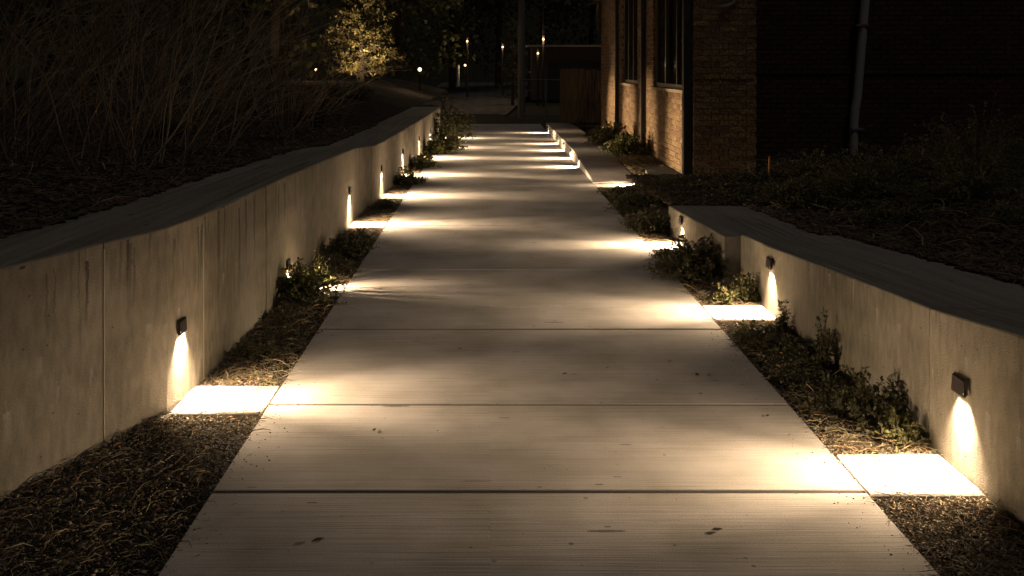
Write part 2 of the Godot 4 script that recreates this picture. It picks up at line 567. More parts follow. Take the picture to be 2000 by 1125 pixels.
# ---------------------------------------------------------------- wall lights
func hood_mesh(w: float, h: float, d: float) -> ArrayMesh:
	# wedge hood in the light's own axes: +z away from the wall, x along it, open below
	var b := Buf.new()
	var c := Color.WHITE
	var t := 0.004
	var top := h
	var d0 := d * 0.72      # depth at the top
	# front
	b.quad(Vector3(-w / 2, 0, d), Vector3(-w / 2, top - 0.006, d0), Vector3(w / 2, top - 0.006, d0), Vector3(w / 2, 0, d), c)
	b.quad(Vector3(-w / 2, top - 0.006, d0), Vector3(-w / 2, top, d0 - 0.006), Vector3(w / 2, top, d0 - 0.006), Vector3(w / 2, top - 0.006, d0), c)
	b.quad(Vector3(-w / 2, top, d0 - 0.006), Vector3(-w / 2, top, 0), Vector3(w / 2, top, 0), Vector3(w / 2, top, d0 - 0.006), c)
	# cheeks
	for s in [-1.0, 1.0]:
		var x: float = s * w / 2
		b.quad(Vector3(x, 0, 0), Vector3(x, top, 0), Vector3(x, top - 0.003, d0 - 0.003), Vector3(x, 0, d), c)
	# rim
	b.box(Vector3(-w / 2, -t, d - t), Vector3(w / 2, -0.0005, d), c)
	b.box(Vector3(-w / 2, -t, 0.001), Vector3(-w / 2 + t, -0.0005, d - t), c)
	b.box(Vector3(w / 2 - t, -t, 0.001), Vector3(w / 2, -0.0005, d - t), c)
	return b.mesh()

var hood: ArrayMesh
func wall_light(at: Vector3, facing: float, label: String, group: String, wide := 0.096, tall := 0.062, power := 1.0, tilt := 0.38, beam := 0.0) -> void:
	# at: point on the wall face under the middle of the hood; facing: +1 looks to +x, -1 to -x
	var o := thing("wall_light", label, "wall light", at, group, facing * PI / 2)
	var hm := hood if wide == 0.096 else hood_mesh(wide, tall, 0.016)
	piece("hood", hm, M.bronze, o, Vector3(0, 0.0, 0.003))
	var b := Buf.new()
	b.box(Vector3(-wide / 2 - 0.004, 0.004, 0.0), Vector3(wide / 2 + 0.004, tall + 0.004, 0.003), Color.WHITE)
	piece("back_plate", b.mesh(), M.bronze, o)
	var l := Buf.new()
	l.box(Vector3(-wide / 2 + 0.008, 0.002, 0.006), Vector3(wide / 2 - 0.008, 0.006, 0.013), Color.WHITE)
	piece("lens", l.mesh(), M.lens, o)
	var points := [-0.3, 0.0, 0.3] if absf(at.z) < 10.0 else [0.0]
	for x in points:
		spot(o, Vector3(x * wide, -0.007, 0.012), Vector3(x * 0.15, -1, 0.10), 4.0 * power / points.size(), 40.0, 0.01, 1.0)
	spot(o, Vector3(0, -0.008, 0.028), Vector3(0, -tilt, 1), (6.5 if absf(at.z) > 8.0 else 4.2) * power, 21.0 if absf(at.z) > 8.0 else 30.0, 0.014)
	if beam > 0.0:  # narrow beam turned up and aside, placed to streak the brick facade with light
		spot(o, Vector3(0, -0.008, 0.028), Vector3(-0.16, 0.06, 1), beam, 16.0, 0.014)
	spot(o, Vector3(0, -0.012, 0.028), Vector3(0, -0.9, 1), (3.6 if absf(at.z) > 8.0 else 2.2) * power, 66.0, 0.018)

func build_walls() -> void:
	var lw := thing("retaining_wall", "tall board-formed concrete retaining wall holding the twiggy shrub bed", "wall")
	var js := [0.6, 2.6, 4.12, 4.92, 6.25, 8.7, 11.15, 13.6, 16.05, 18.5, 20.4, 22.3]
	for k in js.size() - 1:
		wall_panel(LEFT, js[k] + 0.0012, js[k + 1] - 0.0012, 0.62, -1.0, 0.0 if k % 2 else 0.003, lw)
	var rw := thing("retaining_wall", "low concrete retaining wall stepping down along the garden bed", "wall")
	var jr := [0.6, 2.2, 4.08, 6.5, 7.06, 9.3]
	var pr := [0.0, 0.002, 0.0, -0.012, 0.0]
	for k in jr.size() - 1:
		wall_panel(RIGHT, jr[k] + (0.06 if k == 4 else 0.004), jr[k + 1] - 0.004, 0.80, 1.0, pr[k], rw)
	var stub := thing("unseen_wall_stub", "unseen short low concrete stub of wall under the brick building's corner", "wall")
	wall_panel(RIGHT, 12.8, 13.15, 0.14, 1.0, 0.0, stub)  # unseen behind the plants; carries the light for the bright ground patch
	# pale lime seams on two joints of the tall wall
	for z in [4.12, 4.92]:
		var p := along(LEFT, z)
		var sb := Buf.new()
		sb.box(Vector3(p.x - 0.02, 0.0, -z - 0.004), Vector3(p.x + 0.0045, p.y - 0.03, -z + 0.004), Color.WHITE)
		piece("seam", sb.mesh(), flat_mat(lin(0.42, 0.39, 0.32)), lw)
	hood = hood_mesh(0.096, 0.062, 0.014)
	var lg := "hooded lights along the tall retaining wall"
	var hs := {4.64: 0.315, 6.9: 0.15}
	for z in [4.64, 6.9, 9.75, 11.9, 14.2, 16.8, 19.0, 21.5]:
		var w := along(LEFT, z)
		var lb := "bronze hooded light on the tall concrete wall throwing a beam over the walkway"
		if z == 4.64: lb = "bronze hooded light beside a pale joint of the tall wall, over a bare lit pad"
		if z == 6.9: lb = "bronze hooded light half hidden by a lit leafy plant on the tall wall"
		wall_light(Vector3(w.x + (0.004 if z < 5.0 else 0.002), hs.get(z, 0.31), -z), 1.0, lb, lg, 0.096, 0.062, 1.0, 0.38, 2.0 if z < 13.0 else 36.0)
	var rg := "hooded lights along the low retaining wall"
	var rl := {3.79: ["bronze hooded light on the low wall's tallest rough panel, over a bare lit pad", 0.31], 6.27: ["bronze hooded light near the low wall's step, beside lit leafy sprigs", 0.285], 8.62: ["hooded light at the shallow end of the low wall, between two dark bushes", 0.19], 12.95: ["unseen hooded light on a wall stub, brightening the ground below the brick building", 0.10]}  # the last one is unseen, placed for the bright ground by the walkway
	for z in rl:
		var w := along(RIGHT, z)
		wall_light(Vector3(w.x - 0.013, rl[z][1], -z), -1.0, rl[z][0], rg)
	for z in [15.3, 16.75, 18.3, 19.9, 23.2]:
		wall_light(Vector3(PR + 0.003, 0.115, -z), -1.0, "small hooded light set in the face of the raised kerb", "lights in the kerb face", 0.11, 0.045, 0.7, 0.16)

# ---------------------------------------------------------------- plants
var LEAF_GREEN := Color(0.095, 0.093, 0.034)
var LEAF_OLIVE := Color(0.08, 0.074, 0.036)

func leafy(called: String, label: String, group: String, at: Vector3, r: float, h: float, stems: int, per: int, size: float, col: Color, seed_: int, category := "plant", droop := 0.5, squash := 1.0) -> Node3D:
	rng.seed = seed_
	var o := thing(called, label, category, at, group)
	var st := Buf.new()
	var lf := Buf.new()
	for k in stems:
		var a := rng.randf() * TAU
		var q := sqrt(rng.randf())
		var big := rng.randf_range(0.5, 1.05)
		var reach := 0.9 * r * q * rng.randf_range(0.75, 1.2)
		var hh := h * (1.05 - 0.65 * q * q) * rng.randf_range(0.4, 1.05)
		var out := Vector3(cos(a) * squash, 0, sin(a))
		var base := out * r * 0.25 * rng.randf()
		var pts := PackedVector3Array()
		var n := 6
		for s in n:
			var t := float(s) / (n - 1)
			var y := hh * (sin(t * PI * 0.5) - droop * 0.45 * t * t * t * q)
			pts.append(base + out * reach * pow(t, 1.3) + Vector3(rv(0.02) * t, y - 0.02 * (1 - t), rv(0.02) * t))
		st.tube(pts, 0.0035, 0.0012, 3, Color(0.09, 0.075, 0.035))
		for s in int(per * 1.5):
			var t := pow(rng.randf(), 0.6)
			var f := t * (n - 1)
			var i0 := mini(int(f), n - 2)
			var p := pts[i0].lerp(pts[i0 + 1], f - i0)
			var along_ := (pts[i0 + 1] - pts[i0]).normalized()
			var d := (rdir() + along_ * 0.5 + Vector3(0, 0.1, 0)).normalized()
			var nr := (Vector3.UP * 1.1 + rdir() * 0.9).normalized()
			nr = (nr - d * nr.dot(d)).normalized()
			var l := size * big * rng.randf_range(0.5, 1.3)
			lf.leaf(p + d * 0.006, d, nr, l, l * rng.randf_range(0.5, 0.7), tint(col, 0.4))
	piece("stems", st.mesh(), M.bark, o)
	piece("foliage", lf.mesh(), M.leaf, o)
	return o

func grassy(called: String, label: String, at: Vector3, r: float, h: float, blades: int, col: Color, seed_: int, group := "") -> void:
	rng.seed = seed_
	var o := thing(called, label, "grass", at, group)
	var b := Buf.new()
	for k in blades:
		var a := rng.randf() * TAU
		var q := rng.randf()
		var out := Vector3(cos(a), 0, sin(a))
		var p := out * r * 0.3 * rng.randf()
		var hh := h * rng.randf_range(0.6, 1.1)
		var side := out.cross(Vector3.UP) * rng.randf_range(0.003, 0.006)
		var c := tint(col, 0.4)
		var prev := p
		for s in 4:
			var t := (s + 1) / 4.0
			var nx := p + out * r * q * t * t + Vector3(0, hh * (t - 0.45 * q * t * t), 0)
			var w0 := 1.0 - s / 4.0
			var w1 := 1.0 - (s + 1) / 4.0
			b.quad(prev - side * w0, prev + side * w0, nx + side * w1, nx - side * w1, c)
			prev = nx
	piece("blades", b.mesh(), M.leaf, o)

func twig_shrub(at: Vector3, lean: Vector3, canes: int, tall: float, spread: float, seed_: int, label: String) -> void:
	rng.seed = seed_
	var o := thing("bare_shrub", label, "shrub", at, "bare twiggy shrubs on the bed behind the tall wall")
	var b := Buf.new()
	for k in int(canes * 0.62):
		var a := rng.randf() * TAU
		var out := Vector3(cos(a), 0, sin(a))
		var p := out * spread * 1.1 * rng.randf() + Vector3(0, -0.05, 0)
		var d := (Vector3.UP * 1.3 + out * rng.randf_range(0.1, 0.9) + Vector3(rv(0.35), 0, rv(0.35)) + lean * rng.randf_range(-0.3, 1.5)).normalized()
		var ln := tall * rng.randf_range(0.55, 1.15)
		var pts := PackedVector3Array()
		var n := 9
		var c := tint(Color(0.26, 0.20, 0.125), 0.6)
		for s in n:
			pts.append(p)
			p += d * ln / n
			d = (d + rdir() * 0.2 + lean * 0.13 + Vector3(0, 0.02 if s < 3 else -0.09, 0)).normalized()
		var r0 := 0.003 + 0.007 * pow(rng.randf(), 2.0)
		b.tube(pts, r0, r0 * 0.3, 4, c)
		for q in rng.randi_range(3, 6):
			var s := rng.randi_range(2, n - 2)
			var p2 := pts[s]
			var d2 := ((pts[s + 1] - pts[s]).normalized() + rdir() * 0.6).normalized()
			var t2 := PackedVector3Array()
			var l2 := ln * rng.randf_range(0.15, 0.4)
			for u in 5:
				t2.append(p2)
				p2 += d2 * l2 / 5
				d2 = (d2 + rdir() * 0.15).normalized()
			b.tube(t2, r0 * 0.5, 0.0012, 3, c)
	piece("canes", b.mesh(), M.bark, o)

func build_plants() -> void:
	var lg := "plants at the foot of the tall wall"
	leafy("leafy_plant", "lit bushy plant covering a wall light at the foot of the tall wall", lg, Vector3(-1.28, -0.03, -6.70), 0.25, 0.29, 110, 22, 0.036, LEAF_GREEN, 11)
	leafy("leafy_plant", "thin upright sprig behind the lit bushy plant at the tall wall", lg, Vector3(-1.22, -0.03, -7.08), 0.09, 0.33, 14, 12, 0.03, LEAF_GREEN, 12)
	leafy("fern", "dark fern lying over the walkway's edge near the tall wall", lg, Vector3(-1.18, -0.03, -8.25), 0.24, 0.20, 60, 20, 0.036, LEAF_OLIVE, 13)
	leafy("leafy_plant", "small low plant between two lit pads beneath the tall wall", lg, Vector3(-1.17, -0.03, -10.9), 0.17, 0.13, 45, 16, 0.03, LEAF_OLIVE, 14)
	leafy("leafy_plant", "rounded dark bush spilling on the walkway below the tall wall", lg, Vector3(-1.10, -0.03, -13.1), 0.24, 0.26, 75, 20, 0.04, LEAF_GREEN, 15)
	leafy("leafy_plant", "dark bush second from the rounded one along the tall wall", lg, Vector3(-1.05, -0.03, -15.3), 0.27, 0.28, 80, 20, 0.042, LEAF_GREEN, 16)
	leafy("leafy_plant", "broad brightly lit bush bulging onto the walkway at the tall wall's end", lg, Vector3(-0.86, -0.03, -17.7), 0.42, 0.42, 160, 26, 0.05, LEAF_GREEN, 17)
	leafy("leafy_plant", "tall lit shrub with arching sprays beyond the broad lit bush", lg, Vector3(-0.86, -0.03, -20.0), 0.60, 0.80, 52, 34, 0.055, LEAF_GREEN, 18, "shrub", 0.9)
	leafy("leafy_plant", "tallest arching shrub rising over the end of the tall wall", lg, Vector3(-1.0, -0.03, -22.6), 0.70, 1.15, 44, 36, 0.06, LEAF_GREEN, 19, "shrub", 0.9)
	rng.seed = 400
	var k := 0
	for z in [5.35, 5.75, 6.15, 6.45, 7.5, 7.85, 8.65, 9.05]:
		leafy("ground_cover", "low dark ground cover in the strip under the tall wall", "ground cover under the tall wall", Vector3(-1.24 + 0.07 * sin(z * 7.0), -0.03, -z), 0.22, 0.09 + 0.03 * sin(z * 5.0), 34, 14, 0.024, LEAF_OLIVE, 420 + k)
		k += 1
	var rg := "plants at the foot of the low wall"
	leafy("leafy_plant", "wide dark bush before the low wall, reaching over the walkway's edge", rg, Vector3(1.58, -0.03, -7.35), 0.38, 0.33, 230, 26, 0.034, LEAF_OLIVE, 31)
	leafy("leafy_plant", "lit tiered sprigs beside the low wall's middle light", rg, Vector3(1.73, -0.03, -6.62), 0.10, 0.29, 40, 20, 0.032, LEAF_GREEN, 32)
	leafy("leafy_plant", "lit low tuft in front of the tiered sprigs, at the pad's edge", rg, Vector3(1.60, -0.03, -6.58), 0.13, 0.15, 40, 18, 0.03, LEAF_GREEN, 33)
	leafy("leafy_plant", "dark bush at the shallow end of the low wall", rg, Vector3(1.56, -0.03, -9.35), 0.27, 0.25, 120, 22, 0.036, LEAF_OLIVE, 34)
	leafy("leafy_plant", "dark sprawling mound in front of the unseen wall stub", rg, Vector3(1.72, -0.03, -10.7), 0.42, 0.28, 170, 22, 0.036, LEAF_OLIVE, 35)
	leafy("leafy_plant", "dark mound in front of the brick building's corner, by the walkway", rg, Vector3(1.82, -0.03, -12.1), 0.5, 0.10, 220, 22, 0.036, LEAF_OLIVE, 36)
	leafy("leafy_plant", "small upright plant clinging to the low wall's middle panel", rg, Vector3(1.78, -0.03, -5.85), 0.06, 0.2, 22, 14, 0.026, LEAF_OLIVE, 37)
	leafy("climbing_plant", "narrow climber on the stained panel of the low wall", rg, Vector3(1.77, -0.03, -5.15), 0.10, 0.36, 26, 16, 0.024, LEAF_OLIVE, 38, "plant", 0.5, 0.5)
	leafy("leafy_plant", "bush against the joint of the low wall's rough panel", rg, Vector3(1.72, -0.03, -4.38), 0.19, 0.24, 80, 22, 0.030, LEAF_OLIVE, 39)
	leafy("leafy_plant", "bright lit sprigs beside the light of the low wall's rough panel", rg, Vector3(1.74, -0.03, -4.10), 0.11, 0.17, 40, 18, 0.028, LEAF_GREEN, 40)
	k = 0
	for p in [[4.5, 1.56], [4.75, 1.68], [4.95, 1.55], [5.2, 1.6], [5.45, 1.7], [5.55, 1.52], [5.85, 1.58], [7.9, 1.65], [8.05, 1.5], [10.0, 1.52], [11.3, 1.58]]:
		leafy("ground_cover", "low dark ground cover in the strip before the low wall", "ground cover before the low wall", Vector3(p[1], -0.03, -p[0]), 0.19, 0.09, 34, 14, 0.024, LEAF_OLIVE, 440 + k)
		k += 1
	k = 0
	for p in [[2.15, 11.5], [2.55, 11.0], [2.1, 10.3], [2.65, 11.9], [2.45, 9.9], [2.9, 10.6], [3.1, 11.8]]:
		leafy("ground_cover", "low ground cover on the slope between the low wall's end and the brick corner", "ground cover on the slope", Vector3(p[0], bed_right(p[0], p[1]) - 0.01, -p[0 + 1]), 0.42, 0.13, 90, 16, 0.032, LEAF_OLIVE, 490 + k)
		k += 1
	var bg := "shrubs at the foot of the brick facade"
	leafy("leafy_plant", "lit bush under the facade's smaller window", bg, Vector3(2.20, 0.10, -17.6), 0.42, 0.50, 150, 24, 0.055, LEAF_GREEN, 51)
	leafy("leafy_plant", "dark bush under the facade's wider window", bg, Vector3(2.22, 0.10, -16.0), 0.40, 0.40, 150, 24, 0.055, LEAF_GREEN, 52)
	leafy("leafy_plant", "sparse weeds between kerb and brick pier", bg, Vector3(2.20, 0.10, -19.6), 0.32, 0.26, 60, 18, 0.05, LEAF_GREEN, 53)
	leafy("leafy_plant", "low weeds at the wooden fence's foot", bg, Vector3(2.15, 0.03, -23.6), 0.4, 0.25, 60, 16, 0.05, LEAF_GREEN, 54)
	var gg := "dark shrubs on the garden bed"
	var low := 1.1
	var shr := [[2.9, 9.3, 0.45, 0.26], [3.7, 9.8, 0.7, 0.42], [4.5, 9.2, 0.8, 0.5], [5.3, 10.6, 0.9, 0.85], [4.7, 11.4, 0.8, 0.5], [3.9, 11.8, 0.6, 0.4], [5.9, 9.3, 0.8, 0.6], [6.4, 12.3, 0.9, 0.8], [4.3, 7.4, 0.5, 0.28], [3.3, 7.9, 0.4, 0.18], [5.0, 8.0, 0.6, 0.35]]
	k = 0
	for s in shr:
		leafy("garden_shrub", "low dark feathery shrub on the mulched garden bed before the brick wall", gg, Vector3(s[0], bed_right(s[0], s[1]) - 0.02, -s[1]), s[2], s[3] * low, 130, 22, 0.034, LEAF_OLIVE, 460 + k, "shrub")
		k += 1
	grassy("grass_clump", "tufted lavender-like grass rising highest against the dark brick wall", Vector3(5.25, bed_right(5.25, 11.0), -11.0), 0.6, 0.5, 520, Color(0.07, 0.07, 0.055), 71)
	grassy("grass_clump", "drooping dry grass mound behind the bare twigs", Vector3(-4.15, bed_left(-4.15, 12.4), -12.4), 0.75, 0.42, 700, Color(0.22, 0.17, 0.08), 72)
	# bare shrubs
	var ln := Vector3(0.55, 0, -0.1)
	var spots := [[-2.75, 7.6, 34, 2.6], [-3.1, 8.6, 40, 2.8], [-3.9, 8.2, 40, 2.8], [-4.6, 9.4, 44, 3.0], [-3.4, 10.2, 44, 2.8], [-5.6, 10.5, 46, 3.2], [-4.4, 11.6, 46, 3.0], [-3.2, 12.2, 44, 2.4], [-2.9, 14.0, 44, 2.2], [-4.3, 14.5, 50, 3.0], [-6.4, 13.4, 50, 3.4], [-3.2, 16.2, 44, 1.8], [-7.4, 11.8, 46, 3.2], [-5.6, 16.5, 50, 3.2], [-8.2, 15.5, 50, 3.6]]
	k = 0
	for s in spots:
		twig_shrub(Vector3(s[0], bed_left(s[0], s[1]), -s[1]), ln * (1.0 if k % 4 else 0.2), s[2], s[3], 0.7, 500 + k, "leafless brown twiggy shrub on the mulch behind the tall wall")
		k += 1
	rng.seed = 777
	for q in 9:
		var z := 15.0 + q * 1.0
		var x := -2.4 - rng.randf() * 2.0
		leafy("bed_weed", "low dim weeds on the bed behind the tall wall", "weeds on the bed behind the tall wall", Vector3(x, bed_left(x, z), -z), 0.45, 0.35, 60, 18, 0.05, LEAF_GREEN, 600 + q)

# loose stuff: gravel, dry litter, mulch ------------------------------------
func pebble_mesh() -> ArrayMesh:
	var b := Buf.new()
	var ring := []
	for k in 6:
		var a := TAU * k / 6
		ring.append(Vector3(cos(a) * (0.9 + 0.2 * sin(k * 2.3)), 0.05 * cos(k * 3.0), sin(a) * (0.75 + 0.15 * cos(k * 1.7))))
	for k in 6:
		b.tri(ring[k], Vector3(0.1, 0.62, -0.05), ring[(k + 1) % 6], Color.WHITE)
		b.tri(ring[(k + 1) % 6], Vector3(0, -0.5, 0), ring[k], Color.WHITE)
	return b.mesh()

func straw_mesh() -> ArrayMesh:
	var b := Buf.new()
	var p := [Vector3(0, 0, 0), Vector3(0.33, 0.10, 0.05), Vector3(0.68, 0.09, -0.04), Vector3(1.0, 0.0, 0.06)]
	var w := [0.012, 0.016, 0.013, 0.004]
	for k in 3:
		b.quad(p[k] + Vector3(0, 0, w[k]), p[k] + Vector3(0, 0, -w[k]), p[k + 1] + Vector3(0, 0, -w[k + 1]), p[k + 1] + Vector3(0, 0, w[k + 1]), Color.WHITE)
		b.quad(p[k] + Vector3(0, w[k], 0), p[k] + Vector3(0, -w[k], 0), p[k + 1] + Vector3(0, -w[k + 1], 0), p[k + 1] + Vector3(0, w[k + 1], 0), Color.WHITE)
	return b.mesh()

func chip_mesh() -> ArrayMesh:
	var b := Buf.new()
	b.box(Vector3(-0.5, -0.06, -0.14), Vector3(0.5, 0.06, 0.14), Color.WHITE)
	return b.mesh()

func scatter(called: String, label: String, category: String, mesh: Mesh, count: int, place: Callable, size: Callable, colour: Callable, tip: float) -> void:
	var mm := MultiMesh.new()
	mm.transform_format = MultiMesh.TRANSFORM_3D
	mm.use_colors = true
	mm.mesh = mesh
	mm.instance_count = count
	for k in count:
		var p: Vector3 = place.call()
		var s: float = size.call()
		var b := Basis.from_euler(Vector3(rv(tip), rng.randf() * TAU, rv(tip))) * Basis.from_scale(Vector3(s, s, s))
		mm.set_instance_transform(k, Transform3D(b, p))
		mm.set_instance_color(k, colour.call())
	var o := MultiMeshInstance3D.new()
	o.name = numbered(called)
	o.multimesh = mm
	o.material_override = M.mixed
	add_child(o)
	tag(o, label, category, "", "stuff")

func off_pads(z: float, pads: Array) -> float:
	for p in pads:
		if absf(z - p) < 0.20 and rng.randf() < 0.96:
			return p + (0.20 + 0.25 * rng.randf()) * (1.0 if rng.randf() < 0.5 else -1.0)
	return z

func strip_left() -> Vector3:
	var z := off_pads(2.6 + 17.0 * pow(rng.randf(), 1.7), [4.64, 6.9, 9.75, 11.9, 14.2])
	var w := along(LEFT, z)
	return Vector3(rng.randf_range(w.x + 0.005, PL - 0.005), -0.022 + rng.randf() * 0.012, -z)

func strip_right() -> Vector3:
	var z := off_pads(2.6 + 10.5 * pow(rng.randf(), 1.6), [3.79, 6.27, 8.62, 12.95])
	var w := along(RIGHT, z)
	return Vector3(rng.randf_range(PR + 0.005, w.x - 0.02), -0.022 + rng.randf() * 0.012, -z)

func build_litter() -> void:
	rng.seed = 900
	var stone := func(): return tint(Color(0.13, 0.105, 0.07) * (1.0 if rng.randf() < 0.72 else 2.6), 0.55)
	var straw := func(): return tint(Color(0.19, 0.155, 0.095) * (1.0 if rng.randf() < 0.7 else 1.7), 0.6)
	var small := func(): return 0.003 + 0.0075 * pow(rng.randf(), 2.0)
	var slen := func(): return 0.015 + 0.10 * pow(rng.randf(), 2.5)
	scatter("gravel", "fine gravel in the strip under the tall wall", "gravel", pebble_mesh(), 26000, strip_left, small, stone, 0.6)
	scatter("gravel", "fine gravel in the strip before the low wall", "gravel", pebble_mesh(), 26000, strip_right, small, stone, 0.6)
	scatter("dry_grass", "dry grass litter strewn in the strip under the tall wall", "dry grass", straw_mesh(), 12500, func():
		var p := strip_left(); p.y += 0.008; return p, slen, straw, 0.35)
	scatter("dry_grass", "dry grass litter strewn in the strip before the low wall", "dry grass", straw_mesh(), 9000, func():
		var p := strip_right(); p.y += 0.008; return p, slen, straw, 0.35)
	scatter("gravel", "loose grit spilled on the light pads and the walkway's edges", "gravel", pebble_mesh(), 3600, func():
		if rng.randf() < 0.35:
			var lf: bool = rng.randf() < 0.5
			var zc: float = [4.64, 6.9, 9.75, 11.9][rng.randi_range(0, 3)] if lf else [3.79, 6.27, 8.62][rng.randi_range(0, 2)]
			var e := 0.18 * (1.0 - pow(rng.randf(), 2.5)) * (1.0 if rng.randf() < 0.5 else -1.0)
			var wx := along(LEFT if lf else RIGHT, zc).x
			return Vector3(lerpf(wx, PL if lf else PR, pow(rng.randf(), 1.5)), -0.002, -zc - e)
		var q := 0.16 * pow(rng.randf(), 2.5)
		return Vector3(PL + q if rng.randf() < 0.5 else PR - q, 0.001, -2.8 - 9.0 * rng.randf()), func(): return 0.0016 + 0.004 * pow(rng.randf(), 3.0), stone, 0.6)
	var gb := func():
		var z := rng.randf_range(12.2, 16.5)
		var x := rng.randf_range(2.18 if z < 13.25 else 2.03, 2.6)
		return Vector3(x, ground_facade(x, z) + 0.004, -z)
	scatter("gravel", "gravel between kerb and brick facade", "gravel", pebble_mesh(), 12000, gb, func(): return 0.006 + 0.012 * pow(rng.randf(), 2.0), stone, 0.6)
	scatter("dry_grass", "pale dry grass between kerb and brick facade", "dry grass", straw_mesh(), 6000, gb, func(): return rng.randf_range(0.03, 0.12), straw, 0.5)
	var chip := func(): return tint(Color(0.085, 0.058, 0.034), 0.7)
	scatter("mulch", "bark mulch spread over the garden bed before the brick wall", "mulch", chip_mesh(), 26000, func():
		var z := 2.8 + 9.6 * pow(rng.randf(), 1.2)
		var w := along(RIGHT, z)
		var x := (w.x + 0.74 if z < 9.35 else 1.75) + 0.05 * noise.get_noise_2d(z * 60.0, 3.0) + 5.0 * pow(rng.randf(), 1.8)
		return Vector3(x, maxf(bed_right(x, z), (w.y if x < w.x + 0.80 else 0.0)) + 0.008, -z), func(): return rng.randf_range(0.015, 0.085), chip, 0.35)
	scatter("mulch", "bark mulch spread over the shrub bed behind the tall wall", "mulch", chip_mesh(), 26000, func():
		var z := 3.0 + 13.0 * pow(rng.randf(), 1.1)
		var w := along(LEFT, z)
		var x := w.x - 0.58 + 0.05 * noise.get_noise_2d(z * 60.0, 30.0) - 4.5 * pow(rng.randf(), 1.6)
		return Vector3(x, maxf(bed_left(x, z), (w.y if x > w.x - 0.62 else 0.0)) + 0.008, -z), func(): return rng.randf_range(0.015, 0.085), chip, 0.35)
	scatter("dry_grass", "pale dry stalks lying on the garden bed", "dry grass", straw_mesh(), 2600, func():
		var z := 3.2 + 9.0 * rng.randf()
		var w := along(RIGHT, z)
		var x := w.x + 0.8 + 4.5 * pow(rng.randf(), 1.5)
		return Vector3(x, bed_right(x, z) + 0.02, -z), func(): return rng.randf_range(0.05, 0.25), straw, 0.4)
	scatter("dry_grass", "pale dry stalks lying on the bed behind the tall wall", "dry grass", straw_mesh(), 2600, func():
		var z := 4.0 + 11.0 * rng.randf()
		var w := along(LEFT, z)
		var x := w.x - 0.65 - 4.0 * pow(rng.randf(), 1.4)
		return Vector3(x, bed_left(x, z) + 0.02, -z), func(): return rng.randf_range(0.05, 0.25), straw, 0.4)
	# single leaves and crumbs on the walkway
	rng.seed = 1234
	var lm := Buf.new()
	lm.leaf(Vector3.ZERO, Vector3(1, 0, 0), Vector3.UP, 0.045, 0.022, Color(0.05, 0.035, 0.02))
	var mesh_ := lm.mesh()
	for p in [[-0.18, 5.42], [0.32, 8.0], [0.28, 12.0], [-0.22, 13.0], [1.06, 4.95], [1.26, 4.4], [0.98, 5.2], [0.4, 5.0], [-0.5, 4.2], [0.75, 3.3], [-0.55, 3.25], [-0.3, 9.2], [0.5, 10.4]]:
		var o := piece("fallen_leaf", mesh_, M.leaf, null, Vector3(p[0], 0.007, -p[1]))
		o.rotation.y = rng.randf() * TAU
		o.scale = Vector3.ONE * rng.randf_range(0.5, 1.15)
		tag(o, "small dry brown leaf lying on the concrete walkway", "leaf", "dry leaves on the walkway")

# ---------------------------------------------------------------- building
func ground_facade(x: float, z: float) -> float:
	return 0.02 + 0.10 * clampf((z - 12.6) / 2.5, 0.0, 1.0)

const FX := 2.63      # plane of the lit facade
const FZ := 12.55     # plane of the brick end wall

var brick_box: BoxMesh
var brick_mats := []
var brick_total := 0
func brick_at(lo: Vector3, hi: Vector3, single: bool, parent: Node3D, buf: Buf) -> void:
	var k := rng.randi_range(0, 5)
	if single:
		var o := piece("brick", brick_box, brick_mats[k], parent, (lo + hi) / 2)
		o.scale = hi - lo
		brick_total += 1
	else:
		buf.box(lo, hi, BRICKS[k])

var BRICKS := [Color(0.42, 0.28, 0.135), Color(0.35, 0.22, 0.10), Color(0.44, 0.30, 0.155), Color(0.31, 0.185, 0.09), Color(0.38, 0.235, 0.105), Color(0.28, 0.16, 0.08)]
var RED := [Color(0.15, 0.065, 0.042), Color(0.12, 0.052, 0.036), Color(0.18, 0.08, 0.05)]

